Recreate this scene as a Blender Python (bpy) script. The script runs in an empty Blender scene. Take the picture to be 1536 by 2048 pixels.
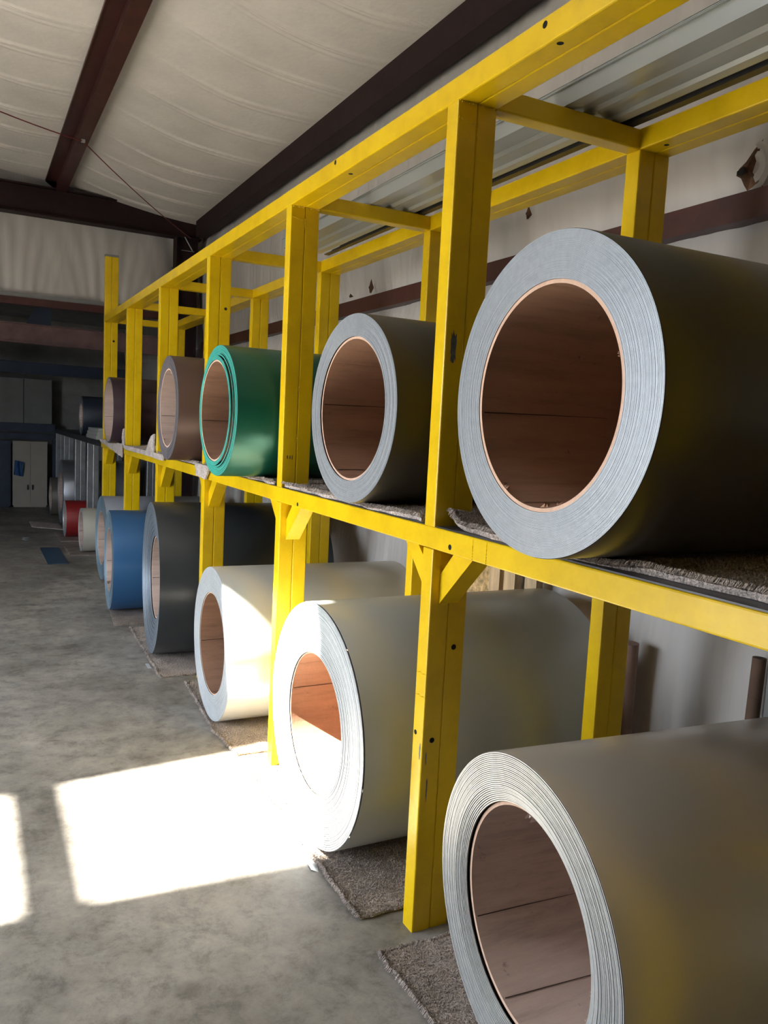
import bpy, bmesh, math, random
from mathutils import Vector, Matrix, noise
PI = math.pi
random.seed(7)
scn = bpy.context.scene
COL = scn.collection

# ------------------------------------------------------------------ camera
def make_camera():
    yaw, pitch, roll, f = 0.4820, -0.1057, 0.0500, 1592.2
    fw = Vector((math.sin(yaw)*math.cos(pitch), math.cos(yaw)*math.cos(pitch), math.sin(pitch)))
    rt = Vector((math.cos(yaw), -math.sin(yaw), 0)); up = rt.cross(fw)
    c, s = math.cos(roll), math.sin(roll)
    r2 = rt*c+up*s; u2 = up*c-rt*s
    cd = bpy.data.cameras.new('camera'); ob = bpy.data.objects.new('camera', cd)
    m = Matrix((r2, u2, -fw)).transposed().to_4x4(); m.translation = Vector((-1.2046, -1.980, 1.55))
    ob.matrix_world = m
    cd.sensor_fit = 'VERTICAL'; cd.sensor_height = 24.0; cd.lens = f/2048*24.0
    cd.clip_start = 0.05; cd.clip_end = 200
    COL.objects.link(ob); scn.camera = ob
make_camera()

# ------------------------------------------------------------------ light
SUN_TY, SUN_TE = -0.27, 1.35          # sun travels along (1, ty, -te)
scn.view_settings.view_transform = 'Standard'; scn.view_settings.look = 'None'
scn.view_settings.gamma = 1.0; scn.view_settings.use_curve_mapping = False
scn.view_settings.exposure = 0.0
w = bpy.data.worlds.new('sky'); scn.world = w; w.use_nodes = True
bg = w.node_tree.nodes['Background']
bg.inputs['Color'].default_value = (0.80, 0.88, 1.0, 1); bg.inputs['Strength'].default_value = 14.5
sd = bpy.data.lights.new('sun', 'SUN'); so = bpy.data.objects.new('sun', sd); COL.objects.link(so)
sd.energy = 75.0; sd.angle = math.radians(0.9); sd.color = (1.0, 0.93, 0.82)
so.rotation_euler = Vector((1, SUN_TY, -SUN_TE)).to_track_quat('-Z', 'Y').to_euler()
so.location = (-8, 0, 12)
DOOR = (.15, 3.1, 2.7)              # left wall doorway: y0, y1, height
WL = -5.2                            # left wall x
pd = bpy.data.lights.new('doorway_daylight', 'AREA'); po = bpy.data.objects.new('doorway_daylight', pd); COL.objects.link(po)
pd.shape = 'RECTANGLE'; pd.size = DOOR[2]; pd.size_y = DOOR[1]-DOOR[0]
po.location = (WL-0.02, (DOOR[0]+DOOR[1])/2, DOOR[2]/2); po.rotation_euler = (0, -PI/2, 0)
pd.cycles.is_portal = True

# ------------------------------------------------------------------ materials
def nmat(name):
    m = bpy.data.materials.new(name); m.use_nodes = True
    nt = m.node_tree; b = nt.nodes['Principled BSDF']
    return m, nt, b
def N(nt, t, **kw):
    n = nt.nodes.new(t)
    for k, v in kw.items():
        if k in n.inputs: n.inputs[k].default_value = v
        else: setattr(n, k, v)
    return n
def objco(nt, scale=(1, 1, 1)):
    g = N(nt, 'ShaderNodeNewGeometry'); mp = N(nt, 'ShaderNodeMapping'); mp.inputs['Scale'].default_value = scale
    nt.links.new(g.outputs['Position'], mp.inputs['Vector']); return mp.outputs['Vector']
def ramp(nt, src, stops):
    r = N(nt, 'ShaderNodeValToRGB'); e = r.color_ramp.elements
    while len(e) < len(stops): e.new(0.5)
    for i, (p, c) in enumerate(stops):
        e[i].position = p; e[i].color = (c[0], c[1], c[2], 1)
    nt.links.new(src, r.inputs['Fac']); return r.outputs['Color']
def bump(nt, b, src, strength=.2, dist=.01):
    bp = N(nt, 'ShaderNodeBump', Strength=strength, Distance=dist)
    nt.links.new(src, bp.inputs['Height']); nt.links.new(bp.outputs['Normal'], b.inputs['Normal'])
def simple(name, col, rough=.5, metal=0, var=.12, scale=6, bmp=0, bscale=60, stretch=(1, 1, 1), spec=.5, detail=5):
    m, nt, b = nmat(name)
    v = objco(nt, stretch); n = N(nt, 'ShaderNodeTexNoise', Scale=scale, Detail=detail, Roughness=.6)
    nt.links.new(v, n.inputs['Vector'])
    lo = [c*(1-var) for c in col]; hi = [min(1, c*(1+var)) for c in col]
    nt.links.new(ramp(nt, n.outputs['Fac'], [(.3, lo), (.7, hi)]), b.inputs['Base Color'])
    b.inputs['Roughness'].default_value = rough; b.inputs['Metallic'].default_value = metal
    b.inputs['Specular IOR Level'].default_value = spec
    if bmp:
        n2 = N(nt, 'ShaderNodeTexNoise', Scale=bscale, Detail=3); nt.links.new(v, n2.inputs['Vector'])
        bump(nt, b, n2.outputs['Fac'], bmp, .01)
    return m

def yellow_paint():
    m, nt, b = nmat('yellow_paint')
    v = objco(nt); n = N(nt, 'ShaderNodeTexNoise', Scale=5.0, Detail=6, Roughness=.65); nt.links.new(v, n.inputs['Vector'])
    base = ramp(nt, n.outputs['Fac'], [(.25, (.64, .41, .002)), (.55, (.79, .53, .004)), (.8, (.83, .58, .010))])
    n3 = N(nt, 'ShaderNodeTexNoise', Scale=38.0, Detail=6, Roughness=.7); nt.links.new(v, n3.inputs['Vector'])
    dirt = ramp(nt, n3.outputs['Fac'], [(.70, (0, 0, 0)), (.78, (1, 1, 1))])
    mx = N(nt, 'ShaderNodeMix', data_type='RGBA'); mx.inputs['B'].default_value = (.25, .19, .04, 1)
    ml = N(nt, 'ShaderNodeMath', operation='MULTIPLY'); ml.inputs[1].default_value = .45
    nt.links.new(dirt, ml.inputs[0]); nt.links.new(ml.outputs[0], mx.inputs['Factor']); nt.links.new(base, mx.inputs['A'])
    nt.links.new(mx.outputs['Result'], b.inputs['Base Color'])
    b.inputs['Roughness'].default_value = .32; b.inputs['Specular IOR Level'].default_value = .4
    b.inputs['Coat Weight'].default_value = .12; b.inputs['Coat Roughness'].default_value = .25
    n2 = N(nt, 'ShaderNodeTexNoise', Scale=22.0, Detail=4); nt.links.new(v, n2.inputs['Vector']); bump(nt, b, n2.outputs['Fac'], .18, .006)
    return m

def concrete():
    m, nt, b = nmat('concrete_floor')
    v = objco(nt)
    n1 = N(nt, 'ShaderNodeTexNoise', Scale=1.3, Detail=10, Roughness=.72, Distortion=.15); nt.links.new(v, n1.inputs['Vector'])
    n2 = N(nt, 'ShaderNodeTexNoise', Scale=9.0, Detail=9, Roughness=.8, Distortion=.2); nt.links.new(v, n2.inputs['Vector'])
    n3 = N(nt, 'ShaderNodeTexVoronoi', Scale=2.6); nt.links.new(v, n3.inputs['Vector'])
    c1 = ramp(nt, n1.outputs['Fac'], [(.34, (.155, .143, .130)), (.5, (.278, .262, .240)), (.66, (.385, .362, .33))])
    c2 = ramp(nt, n2.outputs['Fac'], [(.34, (.52, .51, .49)), (.5, (1, 1, .98)), (.66, (1.25, 1.23, 1.18))])
    mx = N(nt, 'ShaderNodeMix', data_type='RGBA', blend_type='MULTIPLY'); mx.inputs['Factor'].default_value = 1
    nt.links.new(c1, mx.inputs['A']); nt.links.new(c2, mx.inputs['B'])
    sp = ramp(nt, n3.outputs['Distance'], [(.0, (.45, .44, .42)), (.07, (.62, .61, .6)), (.12, (1, 1, 1))])
    mx2 = N(nt, 'ShaderNodeMix', data_type='RGBA', blend_type='MULTIPLY'); mx2.inputs['Factor'].default_value = .75
    nt.links.new(mx.outputs['Result'], mx2.inputs['A']); nt.links.new(sp, mx2.inputs['B'])
    nt.links.new(mx2.outputs['Result'], b.inputs['Base Color'])
    rr = ramp(nt, n2.outputs['Fac'], [(.3, (.5, .5, .5)), (.7, (.72, .72, .72))]); nt.links.new(rr, b.inputs['Roughness'])
    n4 = N(nt, 'ShaderNodeTexNoise', Scale=30.0, Detail=6); nt.links.new(v, n4.inputs['Vector'])
    bump(nt, b, n4.outputs['Fac'], .25, .004)
    return m

def carpet_mat(name, col):
    m, nt, b = nmat(name)
    v = objco(nt); n = N(nt, 'ShaderNodeTexNoise', Scale=170.0, Detail=3, Roughness=.8); nt.links.new(v, n.inputs['Vector'])
    n5 = N(nt, 'ShaderNodeTexNoise', Scale=9.0, Detail=4); nt.links.new(v, n5.inputs['Vector'])
    c = ramp(nt, n.outputs['Fac'], [(.32, [x*.35 for x in col]), (.5, col), (.68, [x*1.75 for x in col])])
    c5 = ramp(nt, n5.outputs['Fac'], [(.3, (.75, .75, .75)), (.7, (1.15, 1.15, 1.15))])
    mx = N(nt, 'ShaderNodeMix', data_type='RGBA', blend_type='MULTIPLY'); mx.inputs['Factor'].default_value = 1
    nt.links.new(c, mx.inputs['A']); nt.links.new(c5, mx.inputs['B']); nt.links.new(mx.outputs['Result'], b.inputs['Base Color'])
    b.inputs['Roughness'].default_value = 1; b.inputs['Specular IOR Level'].default_value = .1
    bump(nt, b, n.outputs['Fac'], .9, .008)
    return m

def paint(name, col, rough=.36, metal=.25, coat=.15):
    m = simple(name, col, rough, metal, .04, 2.0)
    b = m.node_tree.nodes['Principled BSDF']; b.inputs['Coat Weight'].default_value = coat; b.inputs['Coat Roughness'].default_value = .3
    return m

def cardboard(name, col):
    m, nt, b = nmat(name)
    v = objco(nt, (1.2, 9, 9)); n = N(nt, 'ShaderNodeTexNoise', Scale=2.2, Detail=8, Roughness=.7); nt.links.new(v, n.inputs['Vector'])
    c = ramp(nt, n.outputs['Fac'], [(.25, [x*.62 for x in col]), (.5, col), (.75, [min(1, x*1.2) for x in col])])
    v2 = objco(nt); n2 = N(nt, 'ShaderNodeTexNoise', Scale=26.0, Detail=4, Roughness=.7); nt.links.new(v2, n2.inputs['Vector'])
    sp = ramp(nt, n2.outputs['Fac'], [(.66, (1, 1, 1)), (.75, (.35, .3, .28))])
    mx = N(nt, 'ShaderNodeMix', data_type='RGBA', blend_type='MULTIPLY'); mx.inputs['Factor'].default_value = .7
    nt.links.new(c, mx.inputs['A']); nt.links.new(sp, mx.inputs['B']); nt.links.new(mx.outputs['Result'], b.inputs['Base Color'])
    b.inputs['Roughness'].default_value = .8; bump(nt, b, n2.outputs['Fac'], .25, .004)
    return m

YEL = yellow_paint(); CONC = concrete()
CARP = carpet_mat('taupe_carpet', (.56, .48, .425)); CARPF = carpet_mat('dim_brown_carpet', (.33, .28, .245)); CARP2 = carpet_mat('pale_carpet', (.60, .53, .49))  # CARPF is a darker copy; its colour replaces the missing pile's self-shadow
MAROON = simple('maroon_steel_primer', (.062, .020, .018), .45, .1, .25, 8)
DARKM = simple('dark_maroon_steel', (.020, .009, .010), .6, 0, .25, 8, spec=.25)
NAVY = simple('navy_painted_steel', (.035, .05, .085), .5, .2, .2, 6)
PINK = simple('faded_red_steel', (.22, .13, .12), .6, .1, .25, 5)
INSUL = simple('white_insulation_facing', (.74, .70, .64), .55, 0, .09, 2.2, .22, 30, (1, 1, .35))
INSULW = simple('shaded_wall_insulation_facing', (.50, .48, .455), .55, 0, .14, 3.0, .25, 26, (1, 1, .12))  # same white facing, its colour darkened to stand for the wall's shade
GREYW = simple('grey_sheet_panel', (.20, .205, .20), .6, .1, .12, 4)
GALV = simple('galvanised_steel', (.34, .36, .38), .4, .7, .2, 9)
DECK = simple('dark_steel_deck', (.06, .062, .068), .4, .6, .25, 9)
EDGE = simple('steel_sheet_edges', (.47, .51, .545), .42, .5, .08, 60)
EDGEW = simple('pale_sheet_edges', (.62, .66, .68), .42, .3, .08, 50)
EDGEG = simple('pale_slit_gap', (.34, .37, .40), .6, .2, .1, 50)
EDGED = simple('slit_gap', (.10, .11, .12), .6, .4, .1, 50)
BOARD = cardboard('brown_cardboard', (.36, .205, .13)); BOARDD = cardboard('grey_brown_cardboard', (.56, .43, .36)); CUT = simple('cut_board_edge', (.70, .47, .34), .8, 0, .12, 40); SLIT = simple('dark_seam', (.05, .03, .02), .9)
BOARDO = cardboard('orange_cardboard', (.42, .245, .155))
BLACK = simple('black_hole', (.004, .004, .004), .9)
PALE = simple('pale_sheet_metal', (.46, .48, .45), .3, .35, .05, 3)
WHITEM = simple('white_trim_metal', (.66, .70, .72), .3, .3, .04, 3)
SEAMED = simple('charcoal_metal_and_gap_shade', (.05, .05, .052), .4, .4, .1, 3)
SCRAPE = simple('bare_scraped_steel', (.16, .17, .18), .5, .5, .4, 60)
BEIGE = simple('beige_cabinet_paint', (.42, .39, .33), .45, 0, .06, 4)
BLUE = simple('blue_plastic', (.02, .08, .22), .5, 0, .2, 8)
WOOD = simple('pine_stud', (.52, .40, .25), .7, 0, .25, 12, .2, 60, (4, 4, .6))
OSB = simple('strand_board', (.56, .42, .22), .75, 0, .5, 32, .3, 60, (1, 1, 1), .3, 2)

# ------------------------------------------------------------------ mesh helpers
def link(o, parent=None):
    COL.objects.link(o)
    if parent: o.parent = parent
    return o
def mesh(name, V, F, mat, parent=None, loc=(0, 0, 0), smooth=False, mats=None, mi=None):
    me = bpy.data.meshes.new(name); me.from_pydata([tuple(v) for v in V], [], F)
    for m in (mats or [mat]): me.materials.append(m)
    if mi: me.polygons.foreach_set('material_index', mi)
    if smooth: me.polygons.foreach_set('use_smooth', [True]*len(F))
    me.update()
    if smooth: me.set_sharp_from_angle(angle=math.radians(38))
    o = bpy.data.objects.new(name, me); o.location = loc
    return link(o, parent)
def thing(name, label, cat, loc, group=None, rotz=0):
    o = bpy.data.objects.new(name, None); o.location = loc; o.rotation_euler = (0, 0, rotz); link(o)
    o['label'] = label; o['category'] = cat; o.empty_display_size = .1
    if group: o['group'] = group
    return o
def tag(o, label, cat, group=None):
    o['label'] = label; o['category'] = cat
    if group: o['group'] = group
    return o
def struct(o): o['kind'] = 'structure'; return o
class MB:
    def __init__(s): s.V = []; s.F = []; s.MI = []
    def add(s, V, F, mi=0):
        n = len(s.V); s.V += [tuple(v) for v in V]; s.F += [tuple(i+n for i in f) for f in F]; s.MI += [mi]*len(F)
    def box(s, a, b, mi=0):
        x0, y0, z0 = a; x1, y1, z1 = b
        s.add([(x0, y0, z0), (x1, y0, z0), (x1, y1, z0), (x0, y1, z0), (x0, y0, z1), (x1, y0, z1), (x1, y1, z1), (x0, y1, z1)],
              [(0, 3, 2, 1), (4, 5, 6, 7), (0, 1, 5, 4), (1, 2, 6, 5), (2, 3, 7, 6), (3, 0, 4, 7)], mi)
    def prism(s, prof, p0, p1, U, Vv, mi=0, cap=True):
        # extrude 2-D profile (closed) from p0 to p1; profile axes U, Vv
        p0 = Vector(p0); p1 = Vector(p1); U = Vector(U); Vv = Vector(Vv); n = len(prof)
        A = [p0+U*a+Vv*b for a, b in prof]; B = [p1+U*a+Vv*b for a, b in prof]
        F = [(i, (i+1) % n, (i+1) % n+n, i+n) for i in range(n)]
        if cap: F += [tuple(range(n-1, -1, -1)), tuple(range(n, 2*n))]
        s.add(A+B, F, mi)
    def tube(s, pts, r, seg=8, mi=0):
        pts = [Vector(p) for p in pts]; rings = []
        for i, p in enumerate(pts):
            t = (pts[min(i+1, len(pts)-1)]-pts[max(i-1, 0)]).normalized()
            a = t.cross(Vector((0, 0, 1))) if abs(t.z) < .9 else t.cross(Vector((1, 0, 0)))
            a.normalize(); b = t.cross(a)
            rings.append([p+(a*math.cos(k*2*PI/seg)+b*math.sin(k*2*PI/seg))*r for k in range(seg)])
        V = [v for q in rings for v in q]; F = []
        for i in range(len(pts)-1):
            for k in range(seg):
                F.append((i*seg+k, i*seg+(k+1) % seg, (i+1)*seg+(k+1) % seg, (i+1)*seg+k))
        F += [tuple(range(seg-1, -1, -1)), tuple(range((len(pts)-1)*seg, len(pts)*seg))]
        s.add(V, F, mi)
    def out(s, name, mat, parent=None, loc=(0, 0, 0), smooth=False, mats=None):
        return mesh(name, s.V, s.F, mat, parent, loc, smooth, mats, s.MI if mats else None)
def rrect(w, h, r=.005, x=0, y=0, k=2):
    P = []
    for cx, cy, a0 in ((x+w-r, y+h-r, 0), (x+r, y+h-r, 90), (x+r, y+r, 180), (x+w-r, y+r, 270)):
        for i in range(k+1):
            a = math.radians(a0+90*i/k); P.append((cx+r*math.cos(a), cy+r*math.sin(a)))
    return P
X, Y, Z = (1, 0, 0), (0, 1, 0), (0, 0, 1)
def nz(x, y, z=0, s=1): return noise.noise(Vector((x*s, y*s, z*s)))

# ------------------------------------------------------------------ building shell
WR = 1.22; YB = -5.0; YM = 7.2; YE = 12.4
def slab(name, a, b, mat): m = MB(); m.box(a, b); return struct(m.out(name, mat))
DIMW = simple('dark_brown_wall_lining', (.20, .18, .16), .8, 0, .2, 3)  # unseen walls kept dark to cut bounced fill light
slab('ground_outside', (-90, -60, -.20), (WL-.1, 70, -.02), simple('dark_asphalt', (.16, .15, .135), .9, 0, .2, 3))
slab('floor', (WL-.1, YB-1, -.15), (WR+.2, YE+.2, 0), CONC)
slab('wall_far', (WL, YE, 0), (WR, YE+.1, 3.2), simple('dim_end_wall', (.25, .25, .24), .7, 0, .2, 4))
slab('wall_near', (WL, YB-.1, 0), (WR, YB, 4.71), DIMW)
m = MB()
m.box((WL-.1, YB, 0), (WL, DOOR[0], 4.71)); m.box((WL-.1, DOOR[1], 0), (WL, YE, 4.71)); m.box((WL-.1, DOOR[0], DOOR[2]), (WL, DOOR[1], 4.71))
struct(m.out('wall_left', DIMW))

GIRTS = [(-.05, .0), (2.31, 2.40), (3.46, 3.76)]
def wall_right():
    # insulation blanket bulging between the girts, with vertical creases and torn spots
    ny, nzz = 1500, 66
    y0, y1, z0, z1 = -3.2, YE, 0, 3.9
    V = []; F = []
    for j in range(nzz+1):
        z = z0+(z1-z0)*j/nzz
        lo, hi = (0, 1.12) if z < 1.12 else ((1.12, 2.36) if z < 2.36 else (2.36, 3.6))
        t = (z-lo)/(hi-lo); t = max(0, min(1, t)); bul = (4*t*(1-t))**.45 if 0 < t < 1 else 0
        for i in range(ny+1):
            y = y0+(y1-y0)*i/ny
            cre = nz(y*9, 0, z*.5+3)*.010+nz(y*26, 0, z*1.3)*.008+abs(nz(y*17+nz(y, z*1.5)*3, 0, z*.9))*.008+nz(y*2.1, z*1.2, 7)*.022
            tent = abs(((y*.82) % 1)-.5)*2
            V.append((WR-.012-.075*bul+cre*(.3+.7*bul)+.012*tent**6, y, z))
    for j in range(nzz):
        for i in range(ny):
            a = j*(ny+1)+i; F.append((a, a+1, a+ny+2, a+ny+1))
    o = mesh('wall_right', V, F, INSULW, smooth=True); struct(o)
    b = MB(); b.box((WR, -3.2, 0), (WR+.1, YE, 4.71)); b.box((WR, YB, 0), (WR+.1, -3.2, 4.71)); b.out('outer_sheet', GREYW, o)
wall_right()
def girt(name, y0, y1, x, z0, z1, mat, d=.06):
    m = MB(); t = .006
    pr = [(0, z0), (d, z0), (d, z0+t), (t, z0+t), (t, z1-t), (d, z1-t), (d, z1), (0, z1)]
    m.prism(pr, (x, y0, 0), (x, y1, 0), X, Z)
    return struct(m.out(name, mat))
girt('trim_1', -3.2, YM-.1, WR-.105, 2.305, 2.40, MAROON, .10)
girt('trim_2', -3.2, YM-.1, WR-.10, 1.06, 1.14, DARKM, .09)
# eave strut along the top of the right wall
m = MB(); m.prism([(0, 0), (.115, 0), (.115, .012), (.012, .012), (.012, .16), (.115, .16), (.115, .172), (0, .172)], (1.0, YB, 3.515), (1.0, YM-.2, 3.515), X, Z)
m.out('trim_3', DARKM)['kind'] = 'structure'

def ceil_z(x): return 3.71+.15*(1.06-x)
def ceiling():
    px = [WL, -3.35, -1.88, -.36, 1.2]
    V = []; F = []; idx = {}
    x0, x1, y0, y1 = WL, 1.2, YB, YM+.1
    XL = [x0+(x1-x0)*i/110 for i in range(111)]
    YL = [y0+i*.1 for i in range(64)]; YL += [YL[-1]+.1+.0065*i for i in range(int((y1-YL[-1]-.1)/.0065)+1)]
    nx, ny = len(XL)-1, len(YL)-1
    folds = []
    rnd = random.Random(3); y = YB
    while y < YM:
        folds.append((y, rnd.uniform(.6, 1.2), rnd.uniform(-.25, .25))); y += rnd.uniform(.42, .62)
    H = [(-5.15, -2.35, 1.15, 2.65)]
    for j in range(ny+1):
        y = YL[j]
        for i in range(nx+1):
            x = XL[i]
            t = .5
            for a, b in zip(px, px[1:]):
                if a <= x <= b: t = (x-a)/(b-a)
            sag = 4*t*(1-t)
            z = ceil_z(x)-.05*sag-.012*nz(x*1.3, y*1.3, 1)
            for fy, fa, sl in folds:
                yy = fy+.16*sl*math.sin(t*PI)+.16*sag+.03*nz(x*2, fy)
                if abs(y-yy) > .3: continue
                for k, off in enumerate((0, .030, .085)):
                    d = (y-yy-off*(.6+.6*t))/(.010+.004*k)
                    if abs(d) < 3: z -= .013*fa*math.exp(-d*d)*(.25+.75*sag)*(1-.25*k)
            V.append((x, y, z))
    for j in range(ny):
        for i in range(nx):
            cx = (XL[i]+XL[i+1])/2; cy = (YL[j]+YL[j+1])/2
            if any(a < cx < b and c < cy < d for a, b, c, d in H): continue
            a = j*(nx+1)+i; F.append((a, a+nx+1, a+nx+2, a+1))
    o = mesh('ceiling', V, F, INSUL, smooth=True); struct(o)
    # roof sheet above the blanket with two unseen openings shaped to cast the floor sun patches
    zt = 4.72; kx = -zt/SUN_TE; ky = -SUN_TY/SUN_TE*zt
    L1_ = [(-.87, .55), (.62, .47), (.60, 1.19), (.41, 1.61), (0, 1.51), (-.87, 1.43)]
    L2_ = [(-1.80, .57), (-1.09, .555), (-1.09, 1.415), (-1.80, 1.35)]
    bm = bmesh.new()
    for loop in ([(WL-.2, YB-.2), (1.5, YB-.2), (1.5, YM+.2), (WL-.2, YM+.2)], [(a+kx, b+ky) for a, b in L1_], [(a+kx, b+ky) for a, b in L2_]):
        vs = [bm.verts.new((a, b, zt)) for a, b in loop]
        for q in range(len(vs)): bm.edges.new((vs[q], vs[(q+1) % len(vs)]))
    bmesh.ops.triangle_fill(bm, edges=bm.edges[:], use_beauty=True)
    r_ = bmesh.ops.extrude_face_region(bm, geom=bm.faces[:])
    for v in r_['geom']:
        if isinstance(v, bmesh.types.BMVert): v.co.z += .012
    me = bpy.data.meshes.new('roof_sheet'); bm.to_mesh(me); bm.free(); me.materials.append(GREYW)
    link(bpy.data.objects.new('roof_sheet', me), o)
ceiling()

def purlin(name, x, bot=3.80, y1=YM-.02, y0=YB):
    m = MB(); top = ceil_z(x)-.03; t = .008; w_ = .10
    pr = [(0, 0), (w_, 0), (w_, .02), (w_-t, .02), (w_-t, t), (t, t), (t, top-bot-t), (-w_+t, top-bot-t), (-w_+t, top-bot-.02), (-w_, top-bot-.02), (-w_, top-bot), (t, top-bot)]
    m.prism(pr, (x, y0, bot), (x, y1, bot), X, Z)
    return struct(m.out(name, MAROON))
purlin('trim_4', -.41); purlin('trim_5', -1.93); 

# end frame between the two bays: rafter, column, insulated header
def ibeam(m, p0, p1, U, Vv, w_, h, t=.012):
    pr = [(-w_/2, 0), (w_/2, 0), (w_/2, t), (t/2, t), (t/2, h-t), (w_/2, h-t), (w_/2, h), (-w_/2, h), (-w_/2, h-t), (-t/2, h-t), (-t/2, t), (-w_/2, t)]
    m.prism(pr, p0, p1, U, Vv)
m = MB(); ibeam(m, (WL, YM, 3.55), (1.1, YM, 3.52), Y, Z, .16, .29); ibeam(m, (1.06, YM, 0), (1.06, YM, 3.54), Y, (-1, 0, 0), .16, .001+.24)
m.out('trim_7', DARKM)['kind'] = 'structure'
def header():
    nx, nzz = 300, 60; V = []; F = []
    for j in range(nzz+1):
        z = 2.72+(4.66-2.72)*j/nzz
        for i in range(nx+1):
            x = WL+(WR-.05-WL)*i/nx
            # fan-shaped pull creases that meet at the screw points
            k = (x*1.05+.35) % 1.0; u = (k-.5); pull = math.exp(-((z-2.75)/.9)**2)
            cre = .009*math.sin(u*60*(1-.55*(z-2.72)))*math.exp(-(u/.38)**2)*pull+nz(x*7+z*2, z*1.2, 2)*.012+nz(x*3, z*2, 5)*.02
            V.append((x, YM+.14+cre, z))
    for j in range(nzz):
        for i in range(nx):
            a = j*(nx+1)+i; F.append((a, a+1, a+nx+2, a+nx+1))
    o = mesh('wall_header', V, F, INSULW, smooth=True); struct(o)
    b = MB(); b.box((WL, YM+.2, 2.66), (WR, YM+.26, 4.71)); b.out('backing_sheet', GREYW, o)
header()
m = MB(); m.box((WL, YM+.05, 2.70), (WR-.1, YM+.13, 2.745)); m.out('trim_8', GREYW)['kind'] = 'structure'
m = MB(); m.prism([(0, 0), (.1, 0), (.1, .012), (.012, .012), (.012, .075), (0, .075)], (WL, YM+.03, 2.625), (WR-.1, YM+.03, 2.625), Y, Z)
m.out('trim_9', MAROON)['kind'] = 'structure'

# second bay: corrugated roof, beams, far fittings
def roof2():
    V = []; F = []; n = 0
    prof = [0, .03, .05, .08, .20]; hh = [0, -.03, -.03, 0, 0]
    y = YM+.2; rows = []
    while y < YE+.1:
        for d, h in zip(prof[:-1], hh[:-1]): rows.append((y+d, h))
        y += .2
    for yy, h in rows:
        zz = 3.02-.0*(yy-YM)+h
        V += [(WL, yy, zz+.12), (WR+.1, yy, zz-.02)]
    for i in range(len(rows)-1): F.append((2*i, 2*i+2, 2*i+3, 2*i+1))
    o = mesh('ceiling_lower_bay', V, F, GREYW); struct(o)
    b = MB(); b.box((WL-.1, YM+.15, 3.2), (WR+.1, YE+.2, 3.23)); b.out('outer_sheet', GREYW, o)
roof2()
m = MB(); ibeam(m, (WL, 9.0, 2.40), (WR-.05, 9.0, 2.35), Y, Z, .14, .24)
m.out('trim_10', PINK)['kind'] = 'structure'
m = MB(); m.prism([(-.19, 0), (.10, 0), (.10, .36), (-.0, .36)], (-.40, 8.95, 2.60), (-.40, 9.05, 2.60), X, Z)
m.prism([(-.19, 0), (.10, 0), (.10, .5), (-.0, .5)], (-.95, 10.95, 2.30), (-.95, 11.05, 2.30), X, Z)
m.out('trim_11', NAVY)['kind'] = 'structure'
m = MB(); ibeam(m, (WL, 11.0, 2.12), (WR-.05, 11.0, 2.06), Y, Z, .14, .17)
m.out('trim_12', NAVY)['kind'] = 'structure'
# dark fascia beam and panelled upper front over the far cabinets
t = thing('storage_loft', 'dark storage loft front with grey panels above navy beams at the far end', 'loft', (-1.2, 12.0, 0))
m = MB(); m.box((-2.6, -.02, 1.20), (1.22, .10, 1.33)); m.box((-2.6, .0, 1.08), (1.22, .10, 1.17)); m.out('beam', NAVY, t)
for i in range(9):
    m = MB(); m.box((-2.6+.42*i, .02, 1.335), (-2.6+.42*i+.41, .05, 2.04)); m.out('panel', GREYW, t)
for x in (-.75, 1.18, -2.5):
    m = MB(); m.box((x, -.02, 0), (x+.09, .07, 1.08)); m.out('post', NAVY, t)
t = thing('metal_cabinet', 'beige two-door metal cabinet below the dark beam at the far end', 'cabinet', (-.355, 11.88, 0))
m = MB(); m.box((-.255, -.0, .03), (.255, .1, 1.05)); m.box((-.24, .01, 0), (.24, .09, .03)); m.out('body', BEIGE, t)
for s in (-1, 1):
    m = MB(); m.prism(rrect(.246, .98, .01, 0 if s > 0 else -.246, .05), (.002*s, -.014, 0), (.002*s, -.001, 0), X, Z); d = m.out('door', BEIGE, t)
    m = MB(); m.box((.035*s-.012, -.030, .28), (.035*s+.012, -.014, .36)); m.out('handle', SEAMED, d)
t = thing('blue_cabinet', 'dark blue steel locker left of the beige cabinet', 'cabinet', (-.90, 11.85, 0))
m = MB(); m.box((-.22, 0, .02), (.26, .1, 1.05)); m.box((-.2, .01, 0), (.24, .09, .02)); m.out('body', NAVY, t)
m = MB(); m.box((-.2, -.012, .05), (.24, -.001, 1.02)); m.out('door', NAVY, t)
m = MB(); V = []; F = []
for j in range(8):
    for i in range(8):
        u, v_ = i/7, j/7; V.append((-.60+.13*u+.02*v_, 11.83+.012*math.sin(u*9+v_*3), .52+.23*v_-.03*u))
for j in range(7):
    for i in range(7): a = j*8+i; F.append((a, a+1, a+9, a+8))
m.add(V, F); m.add([(a, b+.006, c) for a, b, c in V], [f[::-1] for f in F])
tag(m.out('blue_cloth', BLUE), 'crumpled bright blue cloth hanging at the edge of the beige cabinet', 'cloth')

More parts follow.
